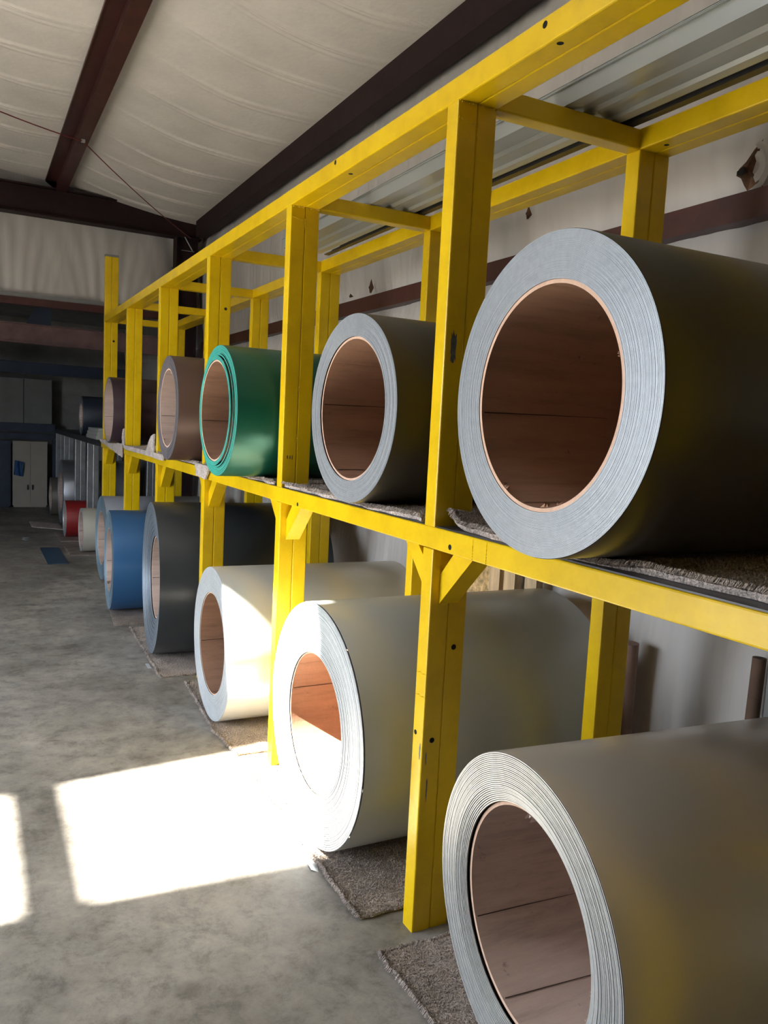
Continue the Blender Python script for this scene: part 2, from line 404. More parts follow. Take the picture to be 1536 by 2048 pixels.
# ------------------------------------------------------------------ yellow rack
BAY = [-2.62, -1.31, 0, 1.303, 2.597, 3.912, 5.257, 6.578]
D_, W_, H1, HH, S1, S0, XB = .130, .060, 2.463, .066, 1.267, 1.202, .679
rack = thing('steel_rack', 'tall yellow-painted welded steel coil rack with one shelf, running along the right wall', 'rack', (0, 0, 0))
def dbl_post(name, x, y, z0, z1, parent=rack, mat=None):
    m = MB()
    for k in (0, 1): m.prism(rrect(D_/2-.0008, W_, .0045, k*D_/2+.0004, 0), (0, 0, 0), (0, 0, z1-z0), X, Y)
    return m.out(name, mat or YEL, parent, (x, y, z0), False)
def dbl_rail(name, x, z, y0, y1, h, parent=rack):
    m = MB()
    for k in (0, 1): m.prism(rrect(D_/2-.0008, h, .0045, k*D_/2+.0004, 0), (0, y0, 0), (0, y1, 0), X, Z)
    return m.out(name, YEL, parent, (x, 0, z))
YS, YF_ = -2.7, 6.578
for x, nm in ((0, 'front_top_rail'), (XB, 'rear_top_rail')):
    r = dbl_rail(nm, x, H1, YS, YF_-.001, HH)
    if x == 0: FT = r
    else: RT = r
FS = dbl_rail('front_shelf_rail', 0, S0, YS, YF_+.14, S1-S0)
dbl_rail('rear_shelf_rail', XB, S0, YS, YF_+.14, S1-S0)
FP = {}
for i, y in enumerate(BAY):
    for x in (0, XB):
        lo = dbl_post('lower_post', x, y, .0, S0-.0005)
        top = H1-.0005
        if i == len(BAY)-1: top = 3.13 if x == 0 else H1+HH
        up = dbl_post('upper_post', x, y, S1+.0005, top)
        if x == 0: FP[i] = (lo, up)
    # cross tube between the two top rails, cross bearer under the deck
    m = MB(); m.prism(rrect(W_, HH-.004, .005), (D_+.0005, y, H1), (XB-.0005, y, H1), Y, Z); m.out('cross_tube', YEL, rack)
    m = MB(); m.prism(rrect(W_, S1-S0-.004, .005), (D_+.0005, y, S0+.002), (XB-.0005, y, S0+.002), Y, Z); m.out('cross_bearer', YEL, rack)
    # knee braces each side of the lower post
    for s in (-1, 1):
        ya = y if s < 0 else y+W_
        pr = [(0, -.075), (0, -.165), (.165, -.0), (.085, 0)]
        q = [(ya+s*(a+.0005), S0+b-.0005) for a, b in pr]
        if s < 0: q = [(ya-(a+.0005), S0+b-.0005) for a, b in [(0, -.075), (0, -.165), (.17, 0), (.07, 0)]]
        m = MB(); m.prism(q, (.03, 0, 0), (.095, 0, 0), Y, Z); m.out('knee_brace', YEL, rack)
m = MB(); m.box((D_*.0+.004, YS, S1+.0006), (XB+D_, YF_+.1, S1+.004))
# deck sheets, one per bay, resting on the rails between the posts
for a, b in zip(BAY, BAY[1:]):
    m = MB(); m.box((.004, a+W_+.004, S1+.0006), (XB+D_-.004, b-.004, S1+.0045)); m.out('deck_sheet', DECK, rack)
m = MB(); m.box((-.001, -.001, 0), (D_+.001, W_+.001, .022)); m.out('bare_top', GREYW, FP[7][1], (0, 0, 3.13-S1-.022))
def disc(name, c, nrm, r, parent, mat=BLACK, t=.0016):
    nrm = Vector(nrm).normalized(); c = Vector(c)-parent.location
    a = nrm.orthogonal().normalized(); b = nrm.cross(a); n = 18
    A = [c+a*r*math.cos(k*2*PI/n)+b*r*math.sin(k*2*PI/n) for k in range(n)]
    V = [p+nrm*.0004 for p in A]+[p-nrm*t for p in A]
    return mesh(name, V, [tuple(range(n))]+[(k, (k+1) % n, n+(k+1) % n, n+k) for k in range(n)], mat, parent)
for c in ((0, -.37, 2.51), (0, .85, 2.515)): disc('bolt_hole', c, (-1, 0, 0), .0085, FT)
for c in ((.025, -.40, H1), (.033, .78, H1)): disc('bolt_hole', c, (0, 0, -1), .0085, FT)
disc('bolt_hole', (.715, -.075, H1), (0, 0, -1), .008, RT)
for c in ((0, -.09, 1.222), (0, 1.10, 1.215)): disc('bolt_hole', c, (-1, 0, 0), .008, FS)
disc('bolt_hole', (.092, 0, .90), (0, -1, 0), .0085, FP[2][0]); disc('bolt_hole', (0, .043, .63), (-1, 0, 0), .0075, FP[2][0])
disc('bolt_hole', (.034, 0, .615), (0, -1, 0), .0085, FP[2][0]); disc('bolt_hole', (.10, 2.597, 2.18), (0, -1, 0), .0085, FP[4][1])
disc('bolt_hole', (.09, 6.578, 2.28), (0, -1, 0), .011, FP[7][1])
def smear(c, U, Vv, nrm, w_, h, parent, seed, n=26, mat=SCRAPE, name='scuff_mark'):
    U = Vector(U); Vv = Vector(Vv); nrm = Vector(nrm); c = Vector(c)-parent.location; r_ = random.Random(seed); P = []
    for k in range(n):
        a = 2*PI*k/n; q = 1+r_.uniform(-.28, .22); P.append(c+U*w_*.5*q*math.copysign(abs(math.cos(a))**.6, math.cos(a))+Vv*h*.5*q*math.copysign(abs(math.sin(a))**.6, math.sin(a))+nrm*.0005)
    return mesh(name, P+[c+nrm*.0006], [(k, (k+1) % n, n) for k in range(n)], mat, parent)
smear((.030, 0, 1.79), X, Z, (0, -1, 0), .020, .085, FP[2][1], 3)
smear((.024, 0, .46), X, Z, (0, -1, 0), .005, .07, FP[2][0], 5); smear((0, .012, .58), Y, Z, (-1, 0, 0), .006, .05, FP[2][0], 6)
smear((.016, 0, .56), X, Z, (0, -1, 0), .004, .04, FP[2][0], 8)
for k, (dx, hh_) in enumerate(((-.010, .018), (.002, .016), (.012, .02))):
    smear((.034+dx, 1.303, 1.40), X, Z, (0, -1, 0), .004, hh_, FP[3][1], 10+k, 10, NAVY, 'paint_mark')
# weld beads
def welds(pts, parent, r=.0035, name='weld_bead'):
    m = MB(); rr = random.Random(len(pts))
    for p in pts:
        p = Vector(p)-parent.location; q = r*rr.uniform(.6, 1.35)
        V = [p+Vector(d)*q for d in ((1, 0, 0), (-1, 0, 0), (0, 1, 0), (0, -1, 0), (0, 0, 1), (0, 0, -1))]
        m.add(V, [(0, 2, 4), (2, 1, 4), (1, 3, 4), (3, 0, 4), (2, 0, 5), (1, 2, 5), (3, 1, 5), (0, 3, 5)])
    o = m.out(name, YEL, parent, smooth=True); o['kind'] = 'stuff'; return o
for i in range(2, 7):
    y = BAY[i]; lo, up = FP[i]
    welds([(k*.006, y-.001, H1-.002+.002*math.sin(k*2)) for k in range(1, 22)], up)
    if i in (2, 3):
        welds([(k*.005, y-.0006, H1-.045-.001*k) for k in range(1, 12)], up, .0022, 'repair_weld')
        welds([(.0, y+k*.006, S0-.001) for k in range(10)], lo, .002)
    welds([(.065, y-.0005, H1-.05-k*.006) for k in range(6)], up, .003, 'seam_weld')
    for zz in (1.72, 1.5): welds([(.065, y-.0005, zz-k*.007) for k in range(7)], up, .0028, 'seam_weld')
welds([(-.0004, -.205, S0+.004+k*.004) for k in range(15)], FS, .0016); welds([(-.0004, -.27, S0+.004+k*.004) for k in range(15)], FS, .0016)
for z in (.82, .75): welds([(-.0003, .004+k*.004, z+.002*math.sin(k)) for k in range(13)], FP[2][0], .0016, 'seam_weld')

# ------------------------------------------------------------------ carpets
def carpet(name, label, x0, x1, y0, y1, z, th=.011, seed=0, tufts=0, lift=None, mat=CARP, group=None, yc=None, puff=0, amp=.012, skew=0, hang=0, xfun=None, cell=.02):
    cx, cy = (x0+x1)/2, (y0+y1)/2
    root = thing(name, label, 'carpet', (cx, cy, z), group)
    nx = max(6, int((x1-x0)/cell)); ny = max(6, int((y1-y0)/cell)); V = []; F = []
    def pos(i, j, top):
        u, v_ = i/nx, j/ny
        fx0 = x0+(xfun(v_) if xfun else 0)+amp*(nz(v_*9+seed, seed, 0)+.5*nz(v_*40+seed, 3)); fx1 = x1+amp*nz(v_*7, seed+4)
        fy0 = y0+amp*max(0, .5+nz(u*9, seed+9)+.4*nz(u*40, seed+2)); fy1 = y1-amp*max(0, .5+nz(u*9, seed+19)+.4*nz(u*40, seed+5))
        x = fx0+(fx1-fx0)*u; y = fy0+(fy1-fy0)*v_+skew*(1-u)
        pf = 0
        if puff: pf = puff*math.exp(-((x-fx0)/.035)**2)*(1 if yc is None else min(1, max(0, (abs(y-yc)-.10)/.10)))*(.7+.5*nz(y*11, seed))
        zz = (th+pf if top else .0008)+(lift(x, y) if lift else 0)
        if top and (i in (0, nx) or j in (0, ny)): zz -= th*.35
        elif top: zz += .0012*nz(x*60, y*60, seed)
        return (x-cx, y-cy, zz)
    for top in (1, 0):
        for j in range(ny+1):
            for i in range(nx+1): V.append(pos(i, j, top))
    o_ = (nx+1)*(ny+1)
    for j in range(ny):
        for i in range(nx):
            a = j*(nx+1)+i; F.append((a, a+1, a+nx+2, a+nx+1)); F.append((a+o_, a+nx+1+o_, a+nx+2+o_, a+1+o_))
    for i in range(nx): F.append((i, i+o_, i+1+o_, i+1)); k = ny*(nx+1)+i; F.append((k+1, k+1+o_, k+o_, k))
    for j in range(ny): a = j*(nx+1); b = a+nx+1; F.append((b, b+o_, a+o_, a)); a += nx; b += nx; F.append((a, a+o_, b+o_, b))
    mesh('backing', V, F, mat, root, smooth=True)
    if tufts:
        r_ = random.Random(seed); m = MB(); n1 = int(tufts*.75)
        for k in range(tufts):
            edge = k >= n1
            if edge:
                side = r_.random()
                if side < .6: u, v_ = 0, r_.random()
                elif side < .8: u, v_ = r_.random()*.5, 0
                else: u, v_ = r_.random()*.5, 1
            else: u, v_ = r_.random()**1.5*.7, r_.random()
            p = Vector(pos(u*nx, v_*ny, True))
            if yc is not None and abs(p.y+cy-yc) < .085 and p.x+cx > x0+.02: continue
            L = r_.uniform(.004, .008)*((2.6 if u == 0 else 1.3) if edge else 1)
            a = r_.uniform(0, 2*PI); d = Vector((math.cos(a), math.sin(a), 0)); wv = d.cross(Vector((0, 0, 1)))*.0011
            if edge and u == 0: d = (d+Vector((-1.2, 0, 0))).normalized()
            q = p+d*L*.5+Vector((0, 0, L*.65)); e = p+d*L*1.0+Vector((0, 0, L*(.15 if edge else .75)))
            b0 = p-Vector((0, 0, .003))
            m.add([b0-wv, b0+wv, q+wv, q-wv, e+wv*.5, e-wv*.5], [(0, 1, 2, 3), (3, 2, 4, 5)])
        o = m.out('pile', mat, root); o['kind'] = 'stuff'
    return root
G1 = 'carpet strips on the floor under the coils'; G2 = 'carpet strips on the rack shelf'
carpet('carpet_strip', 'brown floor carpet strip at the bottom edge, in front of the nearest beige coil', -.13, 1.0, -1.235, -.05, 0, seed=1, yc=-.576, tufts=26000, group=G1)
carpet('carpet_strip', 'brown floor carpet strip under the sunlit coil, left of the nearest yellow post', -.115, 1.0, .115, 1.24, 0, seed=2, yc=.632, tufts=26000, group=G1)
carpet('carpet_strip', 'brown floor carpet strip under the white coil behind the sunlit post', -.13, 1.0, 1.45, 2.56, 0, seed=3, yc=1.951, tufts=9000, group=G1, xfun=lambda v: .07*abs(v-.3))
carpet('carpet_strip', 'brown floor carpet strip under the charcoal coil', -.20, 1.0, 2.68, 3.895, 0, seed=4, yc=3.241, tufts=5000, group=G1, xfun=lambda v: .03*v)
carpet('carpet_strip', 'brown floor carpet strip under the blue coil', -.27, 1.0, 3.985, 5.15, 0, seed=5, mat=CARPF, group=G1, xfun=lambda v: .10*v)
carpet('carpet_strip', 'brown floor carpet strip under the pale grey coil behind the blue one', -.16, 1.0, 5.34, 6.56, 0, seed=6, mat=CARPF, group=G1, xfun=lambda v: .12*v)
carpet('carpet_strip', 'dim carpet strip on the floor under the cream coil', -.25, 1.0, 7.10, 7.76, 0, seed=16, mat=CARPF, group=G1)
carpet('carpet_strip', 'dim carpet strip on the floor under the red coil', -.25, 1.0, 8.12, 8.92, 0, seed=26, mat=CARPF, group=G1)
carpet('carpet_strip', 'pale carpet piece sticking out beyond the red coil at the far floor', -.48, -.12, 9.15, 9.75, 0, seed=17, group=G1, mat=CARP2, skew=.3)
ZD = S1+.0045
def liftA(x, y): return .030*math.exp(-((y+.03)/.05)**2)*math.exp(-((x-.10)/.16)**2)
carpet('carpet_strip', 'brown shelf carpet under the largest dark coil, frayed along the front', .028, .80, -1.235, -.015, ZD, seed=7, yc=-.603, puff=.014, tufts=34000, group=G2, lift=liftA, xfun=lambda v: .025*math.sin(v*7))
carpet('carpet_strip', 'pale frayed shelf carpet under the second dark coil', .002, .80, .078, 1.285, ZD, seed=8, yc=.525, puff=.010, tufts=18000, group=G2, mat=CARP2, amp=.02, xfun=lambda v: .004)
carpet('carpet_strip', 'pale frayed shelf carpet under the green coil', .0, .80, 1.38, 2.58, ZD, seed=9, yc=1.708, puff=.010, tufts=9000, group=G2, mat=CARP2, amp=.02)
carpet('carpet_strip', 'pale shelf carpet under the brown coil', .0, .80, 2.672, 3.895, ZD, seed=10, yc=2.985, puff=.012, tufts=3000, group=G2, mat=CARP2)
carpet('carpet_strip', 'crumpled pale shelf carpet in the empty bay behind the brown coil', .0, .80, 3.987, 5.24, ZD, seed=11, group=G2, mat=CARP2, lift=lambda x, y: .03*max(0, nz(x*6, y*6))*math.exp(-((x)/.2)**2))
carpet('carpet_strip', 'crumpled pale shelf carpet under the dark purple coil', .0, .80, 5.332, 6.56, ZD, seed=12, group=G2, mat=CARP2)
def flap(label, pts, seed, mat=CARP2, th=.010, n=14):
    # hanging or curled-up piece: bilinear quad given by four corners with crumple
    P = [Vector(p) for p in pts]; c = (P[0]+P[1]+P[2]+P[3])/4
    V = []; F = []
    nr = (P[1]-P[0]).cross(P[3]-P[0]).normalized()
    for s in (0, 1):
        for j in range(n+1):
            for i in range(n+1):
                u, v_ = i/n, j/n
                p = (P[0]*(1-u)+P[1]*u)*(1-v_)+(P[3]*(1-u)+P[2]*u)*v_
                k = math.sin(u*PI)*.3+.7
                p = p+nr*(s*th+.006*nz(p.x*30+seed, p.y*30, p.z*30))+Vector((0, .006*nz(p.y*70, p.z*70, seed), .010*nz(p.y*50, p.z*20, seed)*(1 if v_ > .9 else 0)))
                V.append(p-c)
    o_ = (n+1)**2
    for j in range(n):
        for i in range(n):
            a = j*(n+1)+i; F.append((a, a+n+1, a+n+2, a+1)); F.append((a+o_, a+1+o_, a+n+2+o_, a+n+1+o_))
    for i in range(n):
        F += [(i, i+1, i+1+o_, i+o_), (n*(n+1)+i, n*(n+1)+i+o_, n*(n+1)+i+1+o_, n*(n+1)+i+1), (i*(n+1), i*(n+1)+o_, (i+1)*(n+1)+o_, (i+1)*(n+1)), (i*(n+1)+n, (i+1)*(n+1)+n, (i+1)*(n+1)+n+o_, i*(n+1)+n+o_)]
    o = mesh('carpet_scrap', V, F, mat, None, c, True); return tag(o, label, 'carpet', 'loose carpet scraps on the rack')
flap('frayed carpet scrap folded over the shelf edge at the post below the green coil', [(-.008, 2.42, 1.285), (-.008, 2.74, 1.285), (-.012, 2.70, 1.215), (-.012, 2.50, 1.205)], 1)
flap('carpet scrap drooping from the shelf edge below the purple coil', [(-.008, 5.36, 1.29), (-.008, 6.78, 1.29), (-.012, 6.60, 1.262), (-.012, 5.30, 1.175)], 2)
flap('small carpet scrap standing up against the post between purple coil and empty bay', [(-.014, 5.25, 1.28), (-.014, 5.37, 1.28), (-.013, 5.34, 1.42), (-.013, 5.29, 1.43)], 3)
flap('small carpet scrap standing up on the shelf edge left of the brown coil post', [(-.014, 3.98, 1.28), (-.014, 4.28, 1.28), (-.013, 4.10, 1.40), (-.013, 3.99, 1.42)], 4)
flap('carpet scrap lying on the shelf edge between the empty bay and the brown coil', [(-.010, 3.60, 1.285), (-.010, 5.25, 1.285), (-.012, 5.2, 1.255), (-.012, 3.62, 1.245)], 5)
flap('strip of carpet hanging behind the rear shelf rail at the right edge', [(.835, -1.2, 1.27), (.835, .05, 1.27), (.84, .05, 1.12), (.84, -1.2, 1.02)], 6, CARP)

# ------------------------------------------------------------------ coils
def ring_lathe(m, prof, seg, mi=0, closed=False):
    # prof: list of (x, r) revolved about X
    V = []
    for x, r in prof:
        for k in range(seg): a = 2*PI*k/seg; V.append((x, r*math.cos(a), r*math.sin(a)))
    F = []; n = len(prof)
    for i in range(n-1 if not closed else n):
        j = (i+1) % n
        for k in range(seg):
            k2 = (k+1) % seg; F.append((i*seg+k, i*seg+k2, j*seg+k2, j*seg+k))
    m.add(V, F, mi)
def coil(label, x0, y, zb, R, r, L, pmat, layers=20, edge=EDGE, board=BOARD, coret=.009, corex=.003, gap=.22, gd=.0045, tele=None, seg=128, jit=.0012, seed=0, yaw=0, group=None, seams=((-12, 26), (268, 30)), bits=()):
    root = thing('metal_coil', label, 'coil', (x0, y, zb), group, yaw)
    rr = random.Random(seed)
    m = MB(); ring_lathe(m, [(0.0015, R-.0012), (0.004, R), (L-.004, R), (L, R-.002), (L, r)], seg); m.out('outer_wrap', pmat, root, (0, 0, R), True)
    # wound layers: every wrap stands a little proud or back, with a dark gap between wraps
    m = MB(); t = (R-.0012-r)/layers; prof = []; mis = []
    for k in range(layers):
        a = r+k*t; xo = rr.uniform(-jit, jit)+(tele(k/layers) if tele else 0)
        g = gap*t
        ring_lathe(m, [(xo+gd, a+.00005), (xo, a+.12*t), (xo, a+t-g)], seg, 0)
        ring_lathe(m, [(xo, a+t-g), (xo+gd, a+t-g*.7), (xo+gd, a+t)], seg, 1)
    m.out('wound_layers', None, root, (0, 0, R), False, [edge, EDGEG if edge is EDGEW else EDGED])
    rc = r-.0004; ri = r-coret
    m = MB(); ring_lathe(m, [(corex, ri), (corex, rc), (L-.002, rc), (L-.002, ri)], seg, 0, True); core = m.out('cardboard_core', board, root, (0, 0, R), True)
    me = core.data; me.materials.append(CUT)
    for p in me.polygons:
        if abs(p.normal.x) > .7: p.use_smooth = False; p.material_index = 1
    for (a0, da) in seams:
        n = max(2, int(da/3)); V = []; F = []
        for s in (0, 1):
            for i in range(n+1):
                a = math.radians(a0+da*i/n+s*1.5); q = ri-.0018+.0014*(abs(i-n/2)/(n/2))**6
                V.append((corex+.004+.012*s*0, q*math.cos(a), q*math.sin(a))) if s == 0 else V.append((L-.01, q*math.cos(a), q*math.sin(a)))
        for i in range(n): F.append((i, i+1, n+2+i, n+1+i))
        # give the flap its lifted edges
        b = len(V)
        for s, xx in ((0, corex+.004), (1, L-.01)):
            for a in (a0, a0+da):
                a = math.radians(a+s*1.5); V.append((xx, (ri-.0001)*math.cos(a), (ri-.0001)*math.sin(a)))
        F += [(0, n+1, b+2, b), (n, b+1, b+3, 2*n+1)]
        mesh('board_flap', V, F, board, core, smooth=False)
    for (a0, da) in seams:
        for a, x1_ in ((a0, L*(.9 if a0 == seams[-1][0] else .35)),):
            a = math.radians(a); w_ = .0011; q = ri-.0022; V = []
            for xx, ww, tw in ((corex+.006, w_*1.3, 0), (x1_*.5, w_, .012), (x1_, w_*.3, .02)):
                for sg in (-1, 1): V.append((xx, q*math.cos(a+tw+sg*ww/q), q*math.sin(a+tw+sg*ww/q)))
            mesh('board_slit', V, [(0, 1, 3, 2), (2, 3, 5, 4)], SLIT, core)
    for k, (a, s) in enumerate(bits):
        V = []; F = []; a = math.radians(a); ca, sa = math.cos(a), math.sin(a); c = Vector((corex+.0, (ri-.002)*ca, (ri-.002)*sa)); rr2 = random.Random(seed*7+k)
        inn = Vector((0, -ca, -sa)); tan = Vector((0, -sa, ca))
        m = MB()
        for q in range(4):
            l = s*rr2.uniform(.5, 1); p0 = c+tan*(q-1.5)*s*.22
            A = [p0, p0+tan*s*.25, p0+tan*s*.2+inn*l*.3+Vector((l*.5, 0, 0)), p0+inn*l*.45+Vector((l*rr2.uniform(-.3, .9), 0, 0))]
            m.add(A+[v+Vector((.001, 0, 0))+inn*.001 for v in A], [(0, 1, 2, 3), (7, 6, 5, 4), (0, 4, 5, 1), (1, 5, 6, 2), (2, 6, 7, 3), (3, 7, 4, 0)])
        m.out('torn_board', board, core)
    return root
P_SLATE = paint('burnished_slate_paint', (.060, .052, .040), .34, .35)
P_GREEN = paint('green_paint', (.008, .105, .062), .3, .3); P_BROWN = paint('brown_paint', (.105, .058, .043), .4, .2)
P_PURP = paint('dark_plum_paint', (.045, .024, .034), .4, .2)
P_STONE = paint('light_stone_paint', (.50, .46, .40), .30, .35); P_WHITE = paint('pale_grey_paint', (.52, .55, .53), .36, .25)
P_WHITE2 = paint('off_white_paint', (.66, .68, .66), .28, .3); P_CHAR = paint('charcoal_paint', (.040, .046, .050), .3, .3)
P_BLUE = paint('blue_paint', (.030, .115, .26), .35, .25); P_LGREY = paint('light_grey_paint', (.34, .37, .42), .4, .2)
P_CREAM = paint('cream_paint', (.50, .48, .40), .4, .1); P_RED = paint('red_paint', (.30, .02, .02), .4, .1)
P_SILV = paint('silver_metal', (.42, .45, .50), .3, .8); P_TAN = paint('tan_paint', (.16, .14, .11), .5, .1)
E_TEAL = simple('teal_sheet_edges', (.10, .62, .50), .3, .3, .1, 40); E_BROWN = simple('brown_grey_edges', (.34, .31, .33), .4, .5, .1, 40)
E_DARK = simple('dark_sheet_edges', (.22, .26, .30), .4, .4, .1, 40); E_BLUE = simple('blue_grey_edges', (.28, .42, .52), .4, .4, .1, 40)
GU = 'metal coils on the rack shelf'; GL = 'metal coils on the floor below the shelf'
ZU = ZD+.0125; ZL = .0125
coil('large dark brown-black coil on the shelf at right, nearest of the upper row', -.115, -.603, ZU, .347, .247, 1.12, P_SLATE, 52, EDGE, BOARD, .009, .002, .12, .0011, seg=160, jit=.00035, seed=1, yaw=math.radians(-1.1), group=GU, seams=((-8, 34), (282, 40)), bits=((262, .03), (250, .018), (300, .02), (160, .012)))
coil('dark olive-black coil on the shelf between the two nearest upper posts', -.046, .525, ZU, .323, .246, 1.04, P_SLATE, 34, EDGE, BOARD, .008, .006, .13, .0013, seg=128, jit=.0005, seed=2, yaw=math.radians(1.8), group=GU, seams=((4, 40), (295, 30)), bits=((170, .014),))
coil('green coil on the shelf with teal stepped edge', -.179, 1.708, ZU, .304, .235, 1.10, P_GREEN, 14, E_TEAL, BOARD, .008, -.012, .10, .0015, seg=112, tele=lambda u: -.016 if u < .28 else (-.006 if u < .42 else 0), jit=.001, seed=3, yaw=math.radians(.8), group=GU)
coil('brown coil on the shelf behind the green one', -.13, 3.005, ZU, .318, .240, 1.0, P_BROWN, 14, E_BROWN, BOARDD, .009, .002, seg=96, seed=4, yaw=math.radians(-.8), group=GU, bits=((110, .03), (300, .02)))
coil('dark plum coil with a thin wall at the far end of the shelf', -.09, 5.64, ZU, .298, .279, 1.0, P_PURP, 4, E_DARK, BOARDD, .006, .002, seg=96, seed=5, group=GU, bits=((200, .03), (250, .03), (130, .03)))
coil('beige coil on the floor at the bottom right corner, nearest of the lower row', -.064, -.576, ZL, .390, .270, 1.06, P_STONE, 26, simple('beige_sheet_edges', (.50, .51, .50), .42, .4, .1, 50), BOARDD, .010, .024, .2, .003, seg=176, jit=.0007, seed=6, yaw=math.radians(-5.1), group=GL, tele=lambda u: .012*max(0, 1-u/.3), seams=((-30, 34), (285, 25)), bits=((88, .03), (100, .022), (180, .016), (195, .014)))
coil('large pale grey coil half in the sun patch, between the two nearest floor posts', -.089, .632, ZL, .445, .258, 1.06, P_WHITE, 26, EDGEW, BOARDO, .006, .006, seg=160, jit=.0006, gd=.002, gap=.16, seed=7, yaw=math.radians(-.7), group=GL, tele=lambda u: .004*math.sin(u*5), seams=((12, 30),))
coil('off-white coil with sunlit flank behind the sunlit post', -.111, 1.951, ZL, .393, .262, 1.05, P_WHITE2, 22, EDGEW, BOARD, .006, .004, .14, .0015, seg=128, jit=.0005, seed=8, yaw=math.radians(-1.5), group=GL, bits=())
coil('charcoal coil on the floor in front of the blue one', -.168, 3.241, ZL, .492, .270, 1.1, P_CHAR, 24, E_DARK, BOARDD, .010, .040, .15, .002, seg=112, seed=9, yaw=math.radians(-4.7), group=GL, tele=lambda u: .032*(1-u))
coil('blue coil on the floor under the shelf', -.238, 4.512, ZL, .392, .253, 1.1, P_BLUE, 14, E_BLUE, BOARDD, .007, .004, seg=96, seed=10, yaw=math.radians(-3.2), group=GL, bits=((300, .04), (150, .03)))
coil('pale grey coil standing behind the blue coil', -.129, 5.712, ZL, .389, .25, 1.1, P_LGREY, 12, E_BLUE, BOARDD, .006, .004, seg=96, seed=11, group=GL)
coil('cream coil on the floor beyond the yellow rack', -.117, 7.336, ZL, .242, .205, 1.1, P_CREAM, 8, EDGEW, BOARDD, .006, .004, seg=80, seed=12, group=GL)
coil('red coil on the floor left of the cream one', -.173, 8.491, ZL, .224, .13, .9, P_RED, 8, EDGEW, BOARDD, .006, .004, seg=72, seed=13, group=GL)
coil('tall silver coil on the floor behind the red one', -.092, 9.86, .0015, .441, .28, .9, P_SILV, 8, EDGE, BOARDD, .006, .004, seg=80, seed=14, group=GL)
coil('dull tan coil furthest away on the floor', -.14, 10.844, .0015, .281, .225, .9, P_TAN, 6, E_DARK, BOARDD, .006, .004, seg=72, seed=15, group=GL)

# ------------------------------------------------------------------ far grey rack
gr = thing('grey_rack', 'grey steel rack beyond the yellow one in the dim far bay', 'rack', (0, 0, 0))
GB = [7.80, 9.00, 10.38, 11.60]
for y in GB:
    for x in (0, XB):
        dbl_post('post', x, y, 0, 1.20, gr, GALV); 
    m = MB(); m.prism(rrect(W_, .06, .005), (D_+.0005, y, 1.205), (XB-.0005, y, 1.205), Y, Z); m.out('cross_bearer', GALV, gr)
for x in (0, XB):
    m = MB(); m.prism(rrect(D_, .065, .005), (x, 7.05, 1.2005), (x, 11.7, 1.2005), X, Z); m.out('shelf_rail', DECK, gr)
m = MB(); m.box((0, 7.06, 1.266), (XB+D_, 11.69, 1.270)); m.out('deck_sheet', DECK, gr)
coil('dark navy coil on top of the far grey rack', .02, 8.6, 1.2705, .24, .16, .8, paint('navy_paint', (.03, .04, .06), .4, .3), 6, E_DARK, BOARDD, seg=72, seed=16, group='metal coils on the far rack')
for k in range(3):
    m = MB(); m.box((-.02+.01*k, 6.93, 0), (.72, 7.75, .038)); o = m.out('metal_sheet', PALE, None, (0, 0, 1.2705+.039*k))
    tag(o, ['lowest', 'middle', 'topmost'][k]+' grey sheet bundle of the three stacked on the far grey rack', 'metal sheet', 'sheet bundles on the far rack')

# ------------------------------------------------------------------ roof trim sheets lying on the rack top
def trim_sheet(k, x0, y0, y1, z, label, wid=.345, tilt=0, mat=PALE):
    t = .0012
    top = [(-.012, .046), (-.002, .048), (.002, .0), (.045, .0), (.048, .014), (.10, .014), (.112, .004), (.128, .004), (.14, .014), (.19, .014), (.194, .002), (wid-.006, .002), (wid, .022), (wid-.012, .026)]
    P = [(a, b) for a, b in top]+[(a+t*.2, b+t) for a, b in reversed(top)]
    m = MB(); ny = 1
    m.prism(P, (x0, y0, z), (x0+tilt, y1, z), X, Z, cap=False)
    o = m.out('metal_trim', mat); tag(o, label, 'metal trim', 'ribbed sheet metal trims lying on the rack')
    return o
trx = .37
ends = [2.42, 1.30, 2.30, .55, 2.2]
labs = ['lowest pale ribbed metal trim lying on the rack cross tubes', 'second metal trim from the bottom, its end short of the second cross tube', 'middle metal trim in the stack on the rack', 'fourth metal trim up, ending near the nearest cross tube', 'topmost metal trim of the stack on the rack']
mats_ = [PALE, WHITEM, PALE, WHITEM, PALE]
for k in range(5):
    trim_sheet(k, trx+.004*k, -2.6, ends[k], H1+HH-.0015+.0055*k, labs[k], .235+.004*k, .012*k/5, mats_[k])
for k in range(4):  # added dark strips in place of the shaded gaps between stacked sheets
    m = MB(); m.prism([(0, 0), (.03, 0), (.03, .0045), (.0, .0045)], (.622+.004*k, -2.6, H1+HH-.0022+.007*k), (.622+.004*k, 2.42-.1*k, H1+HH-.0022+.007*k), X, Z)
    tag(m.out('stack_gap_shade', SEAMED), ['lowest', 'second', 'third', 'topmost'][k]+' thin charcoal strip standing for the shaded gap along the rear edge of the stacked trims', 'shade strip', 'gap shade strips on the rack')

